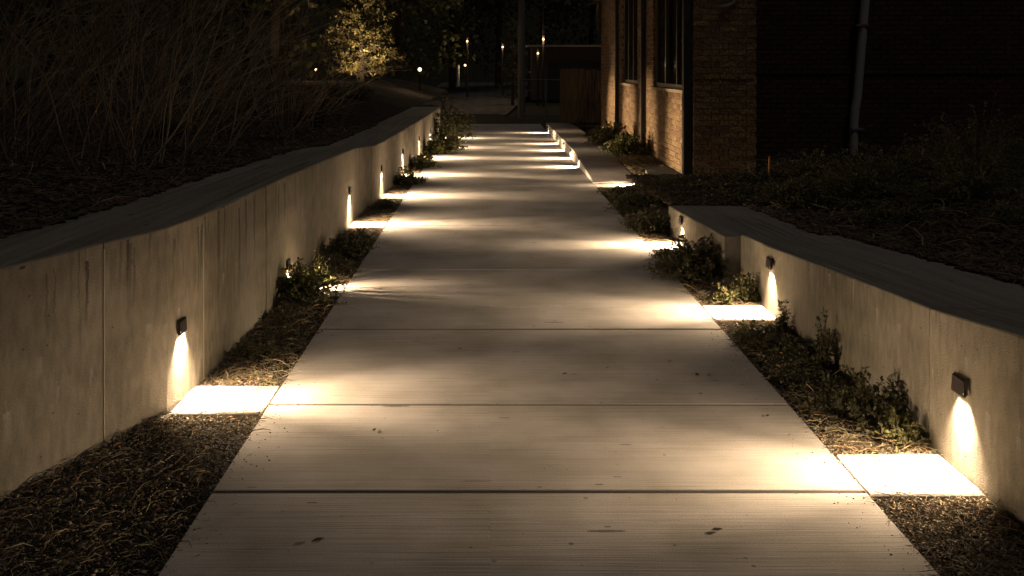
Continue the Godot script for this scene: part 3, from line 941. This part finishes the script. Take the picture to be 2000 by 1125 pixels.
func build_brick_building() -> void:
	rng.seed = 2024
	var o := thing("brick_building", "tan brick building with tall dark windows beside the walkway", "building")
	brick_box = BoxMesh.new()
	brick_box.size = Vector3.ONE
	for c in BRICKS:
		brick_mats.append(tri_mat(M.grain_tex, M.grain_hgt, Vector3(2.2, 2.2, 2.2), 0.25, 0.9, c.linear_to_srgb()))
	var top := 5.2
	# backing walls with the window openings left free
	var core := Buf.new()
	var w := Color.WHITE
	core.box(Vector3(FX + 0.01, -0.2, -FZ - 0.3), Vector3(3.44, top, -FZ - 0.012), w)           # end wall
	core.box(Vector3(FX + 0.012, -0.2, -22.9), Vector3(FX + 0.3, 1.255, -FZ - 0.31), w)          # below the sills
	core.box(Vector3(FX + 0.012, 1.256, -15.75 - 1.55), Vector3(FX + 0.3, top, -15.65), w)       # between the windows
	core.box(Vector3(FX + 0.012, 1.256, -22.9), Vector3(FX + 0.3, top, -19.35), w)
	core.box(Vector3(FX + 0.012, 3.2, -19.34), Vector3(FX + 0.3, top, -17.31), w)
	core.box(Vector3(FX + 0.012, 3.2, -15.64), Vector3(FX + 0.3, top, -12.9), w)
	core.box(Vector3(3.44 - 0.2, -0.2, -15.1), Vector3(3.44, top, -FZ - 0.31), w)                # return towards the dark wall
	piece("mortar", core.mesh(), M.mortar, o)
	var rest := Buf.new()
	var CO := 0.076
	var L := 0.228
	# end wall facing the camera
	var rows := int(3.3 / CO)
	for r in rows:
		var y := -0.02 + r * CO
		var x := FX + 0.004 - (L / 2 if r % 2 else 0.0)
		var led := 0.018 if r == 19 else 0.0
		while x < 3.44:
			var a := maxf(x, FX + 0.004)
			var b := minf(x + L - 0.011, 3.443)
			if b - a > 0.03:
				var jut := rng.randf() * 0.0035 + led
				brick_at(Vector3(a, y, -FZ - 0.05), Vector3(b, y + CO - 0.011, -FZ + jut), true, o, rest)
			x += L
	# facade looking at the walkway
	for r in int(3.9 / CO):
		var y := 0.0 + r * CO
		var z := FZ + 0.11 - (L / 2 if r % 2 else 0.0)
		while z < 22.9:
			var a := maxf(z, FZ + 0.06)
			var b := minf(z + L - 0.011, 22.9)
			var ok := b - a > 0.04
			if y > 1.2 and y < 3.2:
				for win in [[12.9, 15.64], [17.31, 19.34]]:
					if b > win[0] and a < win[1]:
						if a < win[0] - 0.05: b = win[0]
						elif b > win[1] + 0.05: a = win[1]
						else: ok = false
			if ok:
				var jut := rng.randf() * 0.0035
				brick_at(Vector3(FX - jut, y, -b), Vector3(FX + 0.04, y + CO - 0.011, -a), brick_total < 300 and z < 14.2 and y > 0.2 and y < 1.2, o, rest)
			z += L
	var rb := piece("brickwork", rest.mesh(), M.brick, o)
	rb.set_meta("kind", "stuff")
	# windows
	for win in [[12.9, 15.64, 3], [17.31, 19.34, 3]]:
		var z0: float = win[0]; var z1: float = win[1]
		var wn := Node3D.new()
		wn.name = "window"
		o.add_child(wn, true)
		var sill := Buf.new()
		sill.box(Vector3(FX - 0.045, 1.215, -z1 - 0.03), Vector3(FX + 0.12, 1.262, -z0 + 0.03), w)
		piece("sill", sill.mesh(), M.mortar, wn)
		var fr := Buf.new()
		fr.box(Vector3(FX + 0.055, 1.264, -z1 + 0.002), Vector3(FX + 0.115, 1.324, -z0 - 0.002), w)
		fr.box(Vector3(FX + 0.055, 3.13, -z1 + 0.002), Vector3(FX + 0.115, 3.198, -z0 - 0.002), w)
		fr.box(Vector3(FX + 0.055, 1.325, -z0 - 0.06), Vector3(FX + 0.115, 3.129, -z0 - 0.002), w)
		fr.box(Vector3(FX + 0.055, 1.325, -z1 + 0.002), Vector3(FX + 0.115, 3.129, -z1 + 0.06), w)
		piece("frame", fr.mesh(), M.frame, wn)
		var n: int = win[2]
		for k in n:
			var a := lerpf(z0 + 0.06, z1 - 0.06, float(k) / n)
			var b := lerpf(z0 + 0.06, z1 - 0.06, float(k + 1) / n)
			var g := Buf.new()
			g.box(Vector3(FX + 0.085, 1.325, -b + 0.001), Vector3(FX + 0.093, 3.129, -a - 0.001), w)
			piece("pane", g.mesh(), M.glass, wn)
			if k:
				var mu := Buf.new()
				mu.box(Vector3(FX + 0.03, 1.3245, -a - 0.028), Vector3(FX + 0.084, 3.1295, -a + 0.028), w)
				piece("mullion", mu.mesh(), M.frame, wn)
	# dark upright strips on the facade, built as downpipes
	for q in [[12.66, 0.06, "downpipe"], [16.35, 0.045, "downpipe"], [19.75, 0.04, "downpipe"]]:
		var d := Buf.new()
		var r: float = q[1]
		d.box(Vector3(FX - 0.012 - r * 1.7, 0.03, -q[0] - r), Vector3(FX - 0.012, top, -q[0] + r), w)
		for y in [0.5, 1.9]:
			d.box(Vector3(FX - 0.016 - r * 1.7, y, -q[0] - r - 0.012), Vector3(FX - 0.008, y + 0.03, -q[0] + r + 0.012), w)
		piece("downpipe", d.mesh(), M.dark_paint, o)
	# conduit elbow on the end wall
	var c := Buf.new()
	c.tube(PackedVector3Array([Vector3(3.17, 2.9, -FZ + 0.05), Vector3(3.17, 2.5, -FZ + 0.05), Vector3(3.14, 2.40, -FZ + 0.05), Vector3(3.07, 2.36, -FZ + 0.05), Vector3(2.98, 2.34, -FZ + 0.05), Vector3(2.98, 2.34, -FZ - 0.04)]), 0.03, 0.03, 10, w)
	piece("conduit", c.mesh(), M.pole, o)
	# eave end with its short downpipe at the far corner
	var e := Buf.new()
	e.tube(PackedVector3Array([Vector3(2.62, 3.16, -22.95), Vector3(2.25, 3.02, -22.95)]), 0.05, 0.05, 4, w, true)
	e.tube(PackedVector3Array([Vector3(2.56, 3.08, -22.96), Vector3(2.56, 2.5, -22.96), Vector3(2.6, 2.42, -22.96)]), 0.035, 0.035, 8, w)
	piece("eave", e.mesh(), M.wood, o)
	var rf := Buf.new()
	rf.box(Vector3(FX - 0.15, top, -15.05), Vector3(3.58, top + 0.25, -FZ + 0.15), w)
	rf.box(Vector3(FX - 0.15, top, -23.2), Vector3(12.0, top + 0.25, -15.051), w)
	piece("roof", rf.mesh(), M.dark_paint, o)

	# the dark wing set back behind the garden bed
	var d := thing("brick_wing", "dark red brick wing behind the garden bed with a grey downpipe", "building")
	var core2 := Buf.new()
	core2.box(Vector3(3.445, -0.2, -15.6), Vector3(12.0, top - 0.01, -15.112), w)
	piece("mortar", core2.mesh(), flat_mat(lin(0.06, 0.04, 0.03), 0.95), d)
	var rb2 := Buf.new()
	for r in int(3.3 / CO):
		var y := 0.1 + r * CO
		var x := 3.45 - (L / 2 if r % 2 else 0.0)
		while x < 9.2:
			var a := maxf(x, 3.447)
			var jut := rng.randf() * 0.0035 + (0.02 if r == 18 else 0.0)
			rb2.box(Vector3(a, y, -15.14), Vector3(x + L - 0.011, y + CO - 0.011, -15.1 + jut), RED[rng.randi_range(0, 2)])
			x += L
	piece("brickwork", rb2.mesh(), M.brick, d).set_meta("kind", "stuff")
	var dp := Buf.new()
	dp.tube(PackedVector3Array([Vector3(5.60, 0.2, -14.98), Vector3(5.61, 0.75, -14.98), Vector3(5.63, 0.95, -14.98), Vector3(5.66, 1.10, -14.98), Vector3(5.70, 1.6, -14.98), Vector3(5.80, 2.8, -14.98), Vector3(5.86, 4.2, -14.98)]), 0.07, 0.07, 14, w)
	piece("downpipe", dp.mesh(), M.zinc, d)
	var br := Buf.new()
	for y in [0.6, 2.2]:
		br.box(Vector3(5.52 + y * 0.045, y, -15.09), Vector3(5.72 + y * 0.045, y + 0.03, -14.9), w)
	piece("pipe_bracket", br.mesh(), M.pole, d)

	# wooden fence at the far end
	var f := thing("board_fence", "weathered upright-board fence closing the gap beyond the brick building", "fence")
	var pts := [Vector2(1.98, 27.2), Vector2(2.27, 25.0), Vector2(2.95, 24.95)]
	for s in 2:
		var A: Vector2 = pts[s]; var B: Vector2 = pts[s + 1]
		var n := int(A.distance_to(B) / 0.14)
		for k in n:
			var m := A.lerp(B, (k + 0.5) / n)
			var bm := BoxMesh.new()
			bm.size = Vector3(A.distance_to(B) / n - 0.006, 1.5 + rv(0.03) + (0.05 * k / n if s == 0 else 0.0), 0.022 + rng.randf() * 0.0035)
			var bd := piece("board", bm, M.wood, f, Vector3(m.x, bm.size.y / 2, -m.y))
			bd.rotation.y = atan2(B.y - A.y, B.x - A.x)
		var rail := BoxMesh.new()
		rail.size = Vector3(A.distance_to(B), 0.09, 0.04)
		for y in [0.35, 1.2]:
			var off := Vector2(-(B - A).y, (B - A).x).normalized() * -0.05
			var rl := piece("rail", rail, M.wood, f, Vector3((A.x + B.x) / 2 - off.x, y, -(A.y + B.y) / 2 + off.y))
			rl.rotation.y = atan2(B.y - A.y, B.x - A.x)
	var bench := thing("timber_sleeper", "flat pale timber sleeper lying between fence and kerb", "timber", Vector3(2.42, 0.02, -23.2))
	piece("beam", slab_mesh(Vector3(-0.35, 0, -0.14), Vector3(0.35, 0.16, 0.14), 0.012), M.wood, bench)

# ---------------------------------------------------------------- garden lamps and odds
func garden_spot(at: Vector3, aim: Vector3, energy: float, angle: float, label: String, shell: Material = null) -> void:
	var o := thing("garden_spotlight", label, "spotlight", at)
	var d := aim.normalized()
	var stake := Buf.new()
	stake.tube(PackedVector3Array([Vector3(0, -0.05, 0), Vector3(0, 0.11, 0)]), 0.012, 0.012, 6, Color.WHITE)
	piece("stake", stake.mesh(), M.bronze, o)
	var c := Vector3(0, 0.14, 0)
	var h := Buf.new()
	h.tube(PackedVector3Array([c - d * 0.07, c - d * 0.06, c + d * 0.05]), 0.03, 0.05, 12, Color.WHITE)
	piece("housing", h.mesh(), shell if shell else M.bronze, o)
	var l := Buf.new()
	l.tube(PackedVector3Array([c + d * 0.034, c + d * 0.04]), 0.046, 0.046, 12, Color.WHITE, true)
	piece("lens", l.mesh(), M.bulb, o)
	spot(o, c + d * 0.055, d, energy, angle, 0.03)

func path_light(at: Vector3, tall: float, energy: float, label: String, bulb_r := 0.04) -> void:
	var o := thing("path_light", label, "lamp", at, "small garden lamps in the distance")
	var p := Buf.new()
	p.tube(PackedVector3Array([Vector3(0, -0.1, 0), Vector3(0, tall - 0.06, 0)]), 0.02, 0.018, 8, Color.WHITE)
	piece("post", p.mesh(), M.dark_paint, o)
	var s := SphereMesh.new()
	s.radius = bulb_r
	s.height = bulb_r * 2
	s.radial_segments = 12
	s.rings = 6
	piece("bulb", s, M.bulb, o, Vector3(0, tall, 0))
	var cap := Buf.new()
	cap.tube(PackedVector3Array([Vector3(0, tall + bulb_r * 1.1, 0), Vector3(0, tall + bulb_r * 2.0, 0)]), 0.11, 0.02, 12, Color.WHITE)
	piece("cap", cap.mesh(), M.bronze, o)
	omni(o, Vector3(0, tall, 0), energy, bulb_r * 0.5)

func street_lamp(at: Vector3, tall: float, energy: float, label: String, pole_to := 0.0) -> void:
	var o := thing("street_lamp", label, "lamp", at, "far pole lamps")
	var p := Buf.new()
	p.tube(PackedVector3Array([Vector3(0, -0.1, 0.12), Vector3(0, maxf(tall + 0.2, pole_to), 0.12)]), 0.05, 0.045, 8, Color.WHITE)
	piece("pole", p.mesh(), M.dark_paint, o)
	var s := SphereMesh.new()
	s.radius = 0.048
	s.height = 0.096
	s.radial_segments = 12
	s.rings = 6
	piece("bulb", s, M.bulb, o, Vector3(0, tall, 0.26))
	var arm := Buf.new()
	arm.tube(PackedVector3Array([Vector3(0, tall + 0.14, 0.12), Vector3(0, tall + 0.11, 0.26)]), 0.015, 0.015, 6, Color.WHITE)
	piece("arm", arm.mesh(), M.dark_paint, o)
	omni(o, Vector3(0, tall, 0.26), energy, 0.04)

func build_far() -> void:
	var w := Color.WHITE
	garden_spot(Vector3(2.40, 0.12, -20.3), Vector3(0.16, 1.0, -0.22), 3.0, 26.0, "small white spotlight at the facade aimed up the brick pier", flat_mat(lin(0.75, 0.72, 0.66)))
	garden_spot(Vector3(-3.75, 1.06, -28.0), Vector3(-0.05, 0.75, -1.0), 22.0, 46.0, "unseen garden spotlight lighting the young conifer from below")  # fixture unseen, placed to light the conifer
	garden_spot(Vector3(-4.75, 1.05, -21.3), Vector3(0.1, 1.3, -0.75), 1.2, 34.0, "unseen garden spotlight lighting the mossy trunk from its foot")  # fixture unseen, placed to light the trunk
	path_light(Vector3(-5.35, 1.10, -30.0), 0.38, 0.5, "small round garden lamp glowing left of the lit conifer")
	path_light(Vector3(-2.15, 0.95, -30.0), 0.54, 0.6, "brightest garden lamp standing right of the lit conifer", 0.06)
	path_light(Vector3(-0.95, 0.85, -38.0), 0.78, 0.45, "garden lamp beside a short pale post by the driveway", 0.045)
	street_lamp(Vector3(-1.0, 0.3, -44.0), 2.42, 0.35, "far lamp hanging in dark trees over the driveway")
	street_lamp(Vector3(0.62, 0.3, -46.0), 2.20, 0.3, "far twin-looking lamp above a small dark post")
	street_lamp(Vector3(2.08, 0.0, -42.0), 2.15, 0.15, "dim orange lamp before the low garage")
	street_lamp(Vector3(2.26, 0.0, -41.0), 2.72, 0.7, "lamp on a thin tall pole before the low garage", 6.5)
	var sp := thing("marker_post", "short pale post lit by the garden lamp at the driveway", "post", Vector3(-1.22, 0.85, -37.9))
	var pb := Buf.new()
	pb.tube(PackedVector3Array([Vector3(0, -0.05, 0), Vector3(0, 0.80, 0)]), 0.045, 0.04, 8, w, true)
	piece("post", pb.mesh(), flat_mat(lin(0.5, 0.45, 0.38)), sp)
	var up := thing("utility_pole", "thick wooden utility pole beyond the end of the walkway", "pole", Vector3(1.02, -0.1, -31.0))
	var ub := Buf.new()
	ub.tube(PackedVector3Array([Vector3(0, 0, 0), Vector3(0, 8.0, 0)]), 0.125, 0.10, 14, w)
	piece("post", ub.mesh(), M.pole, up)
	# chain-link fence
	var cf := thing("chain_link_fence", "low chain-link fence between utility pole and board fence", "fence", Vector3(0.95, 0, -30.2))
	for x in [0.0, 0.8, 1.6, 2.4]:
		var p := Buf.new()
		p.tube(PackedVector3Array([Vector3(x, -0.1, 0), Vector3(x, 1.2, 0)]), 0.024, 0.024, 8, w, true)
		piece("post", p.mesh(), M.pole, cf)
	for y in [1.17, 0.08]:
		var p := Buf.new()
		p.tube(PackedVector3Array([Vector3(0.024, y, 0), Vector3(2.376, y, 0)]), 0.016, 0.016, 6, w)
		piece("rail", p.mesh(), M.pole, cf)
	var wire := Buf.new()
	for s in [-1.0, 1.0]:
		var q := -1.1
		while q < 2.4:
			var a := Vector2(q, 0.08 if s > 0 else 1.16)
			var x0 := maxf(0.0, q); var x1 := minf(2.4, q + 1.08)
			if x1 > x0:
				var y0: float = a.y + s * (x0 - q); var y1: float = a.y + s * (x1 - q)
				wire.tube(PackedVector3Array([Vector3(x0, y0, 0.004 * s), Vector3(x1, y1, 0.004 * s)]), 0.0018, 0.0018, 3, w)
			q += 0.075
	piece("wire_mesh", wire.mesh(), M.pole, cf)
	# low garage
	var g := thing("garage", "low dark flat-roofed garage with a pale roof edge in the distance", "building", Vector3(1.75, 0, -46.0))
	var gb := Buf.new()
	gb.box(Vector3(0.25, 0, -5), Vector3(12, 2.5, 0), w)
	piece("wall", gb.mesh(), M.plaster, g)
	var gr := Buf.new()
	gr.box(Vector3(0, 2.502, -5.3), Vector3(12.2, 2.60, 0.35), w)
	piece("roof", gr.mesh(), flat_mat(lin(0.3, 0.27, 0.23)), g)
	var gd := Buf.new()
	gd.box(Vector3(1.0, 0.02, -0.02), Vector3(3.6, 1.85, 0.02), w)
	piece("dark_opening", gd.mesh(), M.dark_paint, g)  # dark panel; the darkness of the door opening is put into its colour
	# stake with irrigation tubing on the bed
	var sk := thing("garden_stake", "short orange wooden stake standing before the brick corner", "stake", Vector3(3.42, bed_right(3.42, 11.9), -11.9))
	var kb := Buf.new()
	kb.tube(PackedVector3Array([Vector3(0, -0.08, 0), Vector3(0.005, 0.24, 0), Vector3(0.006, 0.31, 0)]), 0.019, 0.013, 4, w, true)
	piece("post", kb.mesh(), flat_mat(lin(0.42, 0.22, 0.08)), sk)
	var ho := thing("tubing", "loose pale irrigation tubing looping round the orange stake", "hose", Vector3(3.42, bed_right(3.42, 11.9), -11.9))
	var hb := Buf.new()
	var hp := PackedVector3Array()
	for k in 40:
		var t := k / 39.0
		var a := t * TAU * 1.6 + 2.4
		hp.append(Vector3(0.18 + cos(a) * (0.34 + 0.12 * t) , 0.12 + 0.12 * sin(a * 1.3 + 0.6), sin(a) * 0.35))
	hb.tube(hp, 0.008, 0.008, 5, w)
	piece("loop", hb.mesh(), flat_mat(lin(0.14, 0.13, 0.1), 0.5), ho)

# ---------------------------------------------------------------- trees
func branch_points(p: Vector3, d: Vector3, ln: float, n: int, wob: float, bend: float) -> PackedVector3Array:
	var pts := PackedVector3Array()
	for s in n:
		pts.append(p)
		p += d * ln / (n - 1)
		d = (d + rdir() * wob + Vector3(0, bend, 0)).normalized()
	return pts

func conifer(at: Vector3, tall: float, wide: float, seed_: int, label: String, col: Color, group := "", size := 0.075, whorls := 17, per := 7, leaves := 34) -> void:
	rng.seed = seed_
	var o := thing("conifer_tree", label, "tree", at, group)
	var t := Buf.new()
	t.tube(branch_points(Vector3(0, -0.1, 0), Vector3.UP, tall, 10, 0.015, 0.05), tall * 0.018, 0.01, 8, Color(0.13, 0.095, 0.06))
	var lf := Buf.new()
	for k in whorls:
		var f := float(k) / whorls
		var y := tall * (0.06 + 0.92 * f)
		for q in per:
			if rng.randf() < 0.12: continue
			var a := TAU * q / per + k * 0.7 + rv(0.3)
			var ln := wide * (1.0 - 0.75 * f) * rng.randf_range(0.6, 1.15)
			var pts := branch_points(Vector3(0, y + rv(0.08), 0), Vector3(cos(a), 0.15, sin(a)).normalized(), ln, 6, 0.12, -0.03)
			t.tube(pts, tall * 0.0045, 0.003, 4, Color(0.15, 0.11, 0.065))
			for s in leaves:
				var u := pow(rng.randf(), 0.65) * 4.99
				var p := pts[int(u)].lerp(pts[int(u) + 1], u - int(u)) + rdir() * 0.05 * size / 0.075
				var d := (rdir() + (pts[5] - pts[0]).normalized() * 0.8).normalized()
				var nr := (Vector3.UP + rdir() * 0.8)
				nr = (nr - d * nr.dot(d)).normalized()
				lf.leaf(p, d, nr, size * rng.randf_range(0.6, 1.4), size * rng.randf_range(0.25, 0.5), tint(col, 0.4))
	piece("trunk", t.mesh(), M.trunk, o)
	piece("crown", lf.mesh(), M.leaf, o)

func broad_tree(at: Vector3, tall: float, wide: float, seed_: int, label: String, col: Color, trunk_r: float, group: String, leaf_n := 2600, size := 0.24, low := 0.2) -> void:
	rng.seed = seed_
	var o := thing("broadleaf_tree", label, "tree", at, group)
	var t := Buf.new()
	var trunk := branch_points(Vector3(0, -0.2, 0), Vector3(rv(0.05), 1, rv(0.05)).normalized(), tall * 0.75, 9, 0.04, 0.03)
	t.tube(trunk, trunk_r, trunk_r * 0.35, 9, Color(0.14, 0.10, 0.06))
	var tips := []
	for k in 16:
		var u := rng.randi_range(4, 7)
		var a := rng.randf() * TAU
		var pts := branch_points(trunk[u], Vector3(cos(a), rng.randf_range(0.0, 0.7), sin(a)).normalized(), wide * rng.randf_range(0.5, 1.0), 6, 0.16, 0.03)
		t.tube(pts, trunk_r * 0.3, 0.008, 5, Color(0.14, 0.10, 0.06))
		tips.append(pts[5]); tips.append(pts[4]); tips.append(pts[3])
	for k in 26:
		var a := rng.randf() * TAU
		tips.append(Vector3(cos(a) * wide * rng.randf(), tall * rng.randf_range(low, 1.0), sin(a) * wide * rng.randf()))
	var lf := Buf.new()
	for k in leaf_n:
		var c: Vector3 = tips[rng.randi_range(0, tips.size() - 1)]
		var p := c + rdir() * pow(rng.randf(), 0.5) * wide * 0.34
		if p.y < 0.1: continue
		var d := rdir()
		var nr := rdir()
		nr = (nr - d * nr.dot(d)).normalized()
		lf.leaf(p, d, nr, size * rng.randf_range(0.6, 1.3), size * 0.6, tint(col, 0.4))
	piece("trunk", t.mesh(), M.trunk, o)
	piece("crown", lf.mesh(), M.leaf, o)

func build_trees() -> void:
	conifer(Vector3(-3.95, 1.08, -30.0), 5.2, 1.25, 71, "young conifer lit golden from below on the rising bed", Color(0.12, 0.098, 0.028), "", 0.11, 22, 8, 60)
	conifer(Vector3(0.95, 0.1, -40.0), 3.6, 1.0, 72, "small pale conifer lit dimly behind the utility pole", Color(0.09, 0.08, 0.055), "", 0.1, 12, 6, 24)
	broad_tree(Vector3(-4.95, 1.0, -22.2), 9.0, 2.6, 73, "thick mossy trunk lit orange among the bare shrubs", Color(0.05, 0.045, 0.02), 0.12, "", 1600, 0.16, 0.35)
	rng.seed = 88
	var g := "dark trees behind the garden"
	var k := 0
	for p in [[-13.0, 34.0, 10.0], [-9.5, 38.0, 11.0], [-7.0, 34.0, 9.5], [-4.2, 44.0, 11.0], [-2.0, 52.0, 12.0], [0.5, 56.0, 12.0], [3.0, 58.0, 12.0], [6.0, 58.0, 12.0], [10.0, 56.0, 12.0], [-8.0, 55.0, 13.0], [-14.0, 50.0, 12.0], [-20.0, 44.0, 12.0], [-10.5, 26.0, 8.0], [-14.5, 24.0, 8.0]]:
		broad_tree(Vector3(p[0], 0.6, -p[1]), p[2], 3.6, 1000 + k, "dark leafy tree in the unlit wood behind the garden", LEAF_GREEN, 0.2, g, 3000, 0.34, 0.1)
		k += 1

# ---------------------------------------------------------------- ground
func build_ground() -> void:
	var gm := PlaneMesh.new()
	gm.size = Vector2(500, 500)
	piece("ground", gm, M.lawn, null, Vector3(0, -0.14, -120)).set_meta("kind", "structure")
	# soil strips beside the walkway
	sheet("soil_strip", func(z): return PL + 0.02, func(z): return along(LEFT, clampf(z, 0.6, 22.3)).x - 0.05, 0.7, 27.0, 10, 220, func(x, z): return -0.028 + 0.012 * noise.get_noise_2d(x * 120.0, z * 120.0), M.soil)
	sheet("soil_strip", func(z): return PR - 0.02, func(z): return along(RIGHT, clampf(z, 0.6, 13.3)).x + 0.05, 0.7, 13.25, 10, 130, func(x, z): return -0.028 + 0.012 * noise.get_noise_2d(x * 120.0 + 9.0, z * 120.0), M.soil)
	sheet("shrub_bed", func(z): return along(LEFT, clampf(z, 0.6, 22.3)).x - 0.58, func(z): return -26.0, 0.6, 40.0, 44, 150, bed_left, M.bed)
	sheet("garden_bed", func(z): return lerpf(along(RIGHT, clampf(z, 0.6, 13.3)).x + 0.75, 1.45 if z < 12.4 else 2.2, clampf((z - 9.05) / 0.3, 0.0, 1.0)), func(z): return 12.0, 0.6, 15.2, 40, 90, bed_right, M.bed)
	sheet("soil_strip", func(z): return (2.16 if z < 13.24 else 2.0), func(z): return 2.72, 12.2, 25.0, 10, 90, func(x, z): return ground_facade(x, z) - 0.004 + 0.02 * noise.get_noise_2d(x * 60.0, z * 60.0), M.soil)
	# driveway beyond the walkway
	sheet("driveway", func(z): return -3.4 + 0.0 * z, func(z): return 0.6 + (z - 34.0) * 0.09, 34.0, 70.0, 8, 20, func(x, z): return -0.10 + 0.015 * (z - 34.0), M.drive)
	sheet("driveway", func(z): return -1.6, func(z): return 1.6 - (z - 27.2) * 0.2, 27.2, 33.6, 6, 6, func(x, z): return -0.06, M.lawn)
	# added rise behind the trees, keeps sky glow out of the gaps
	sheet("added_hill", func(z): return -110.0, func(z): return 110.0, 66.0, 150.0, 30, 12, func(x, z): return -0.3 + 22.0 * smoothstep(66.0, 130.0, z) * (1.0 + 0.25 * noise.get_noise_2d(x * 1.2, z * 1.2)), M.lawn)

func _ready() -> void:
	noise.seed = 4
	noise.frequency = 0.05
	setup_view()
	make_materials()
	build_ground()
	build_walkway()
	build_walls()
	build_brick_building()
	build_far()
	build_trees()
	build_plants()
	build_litter()
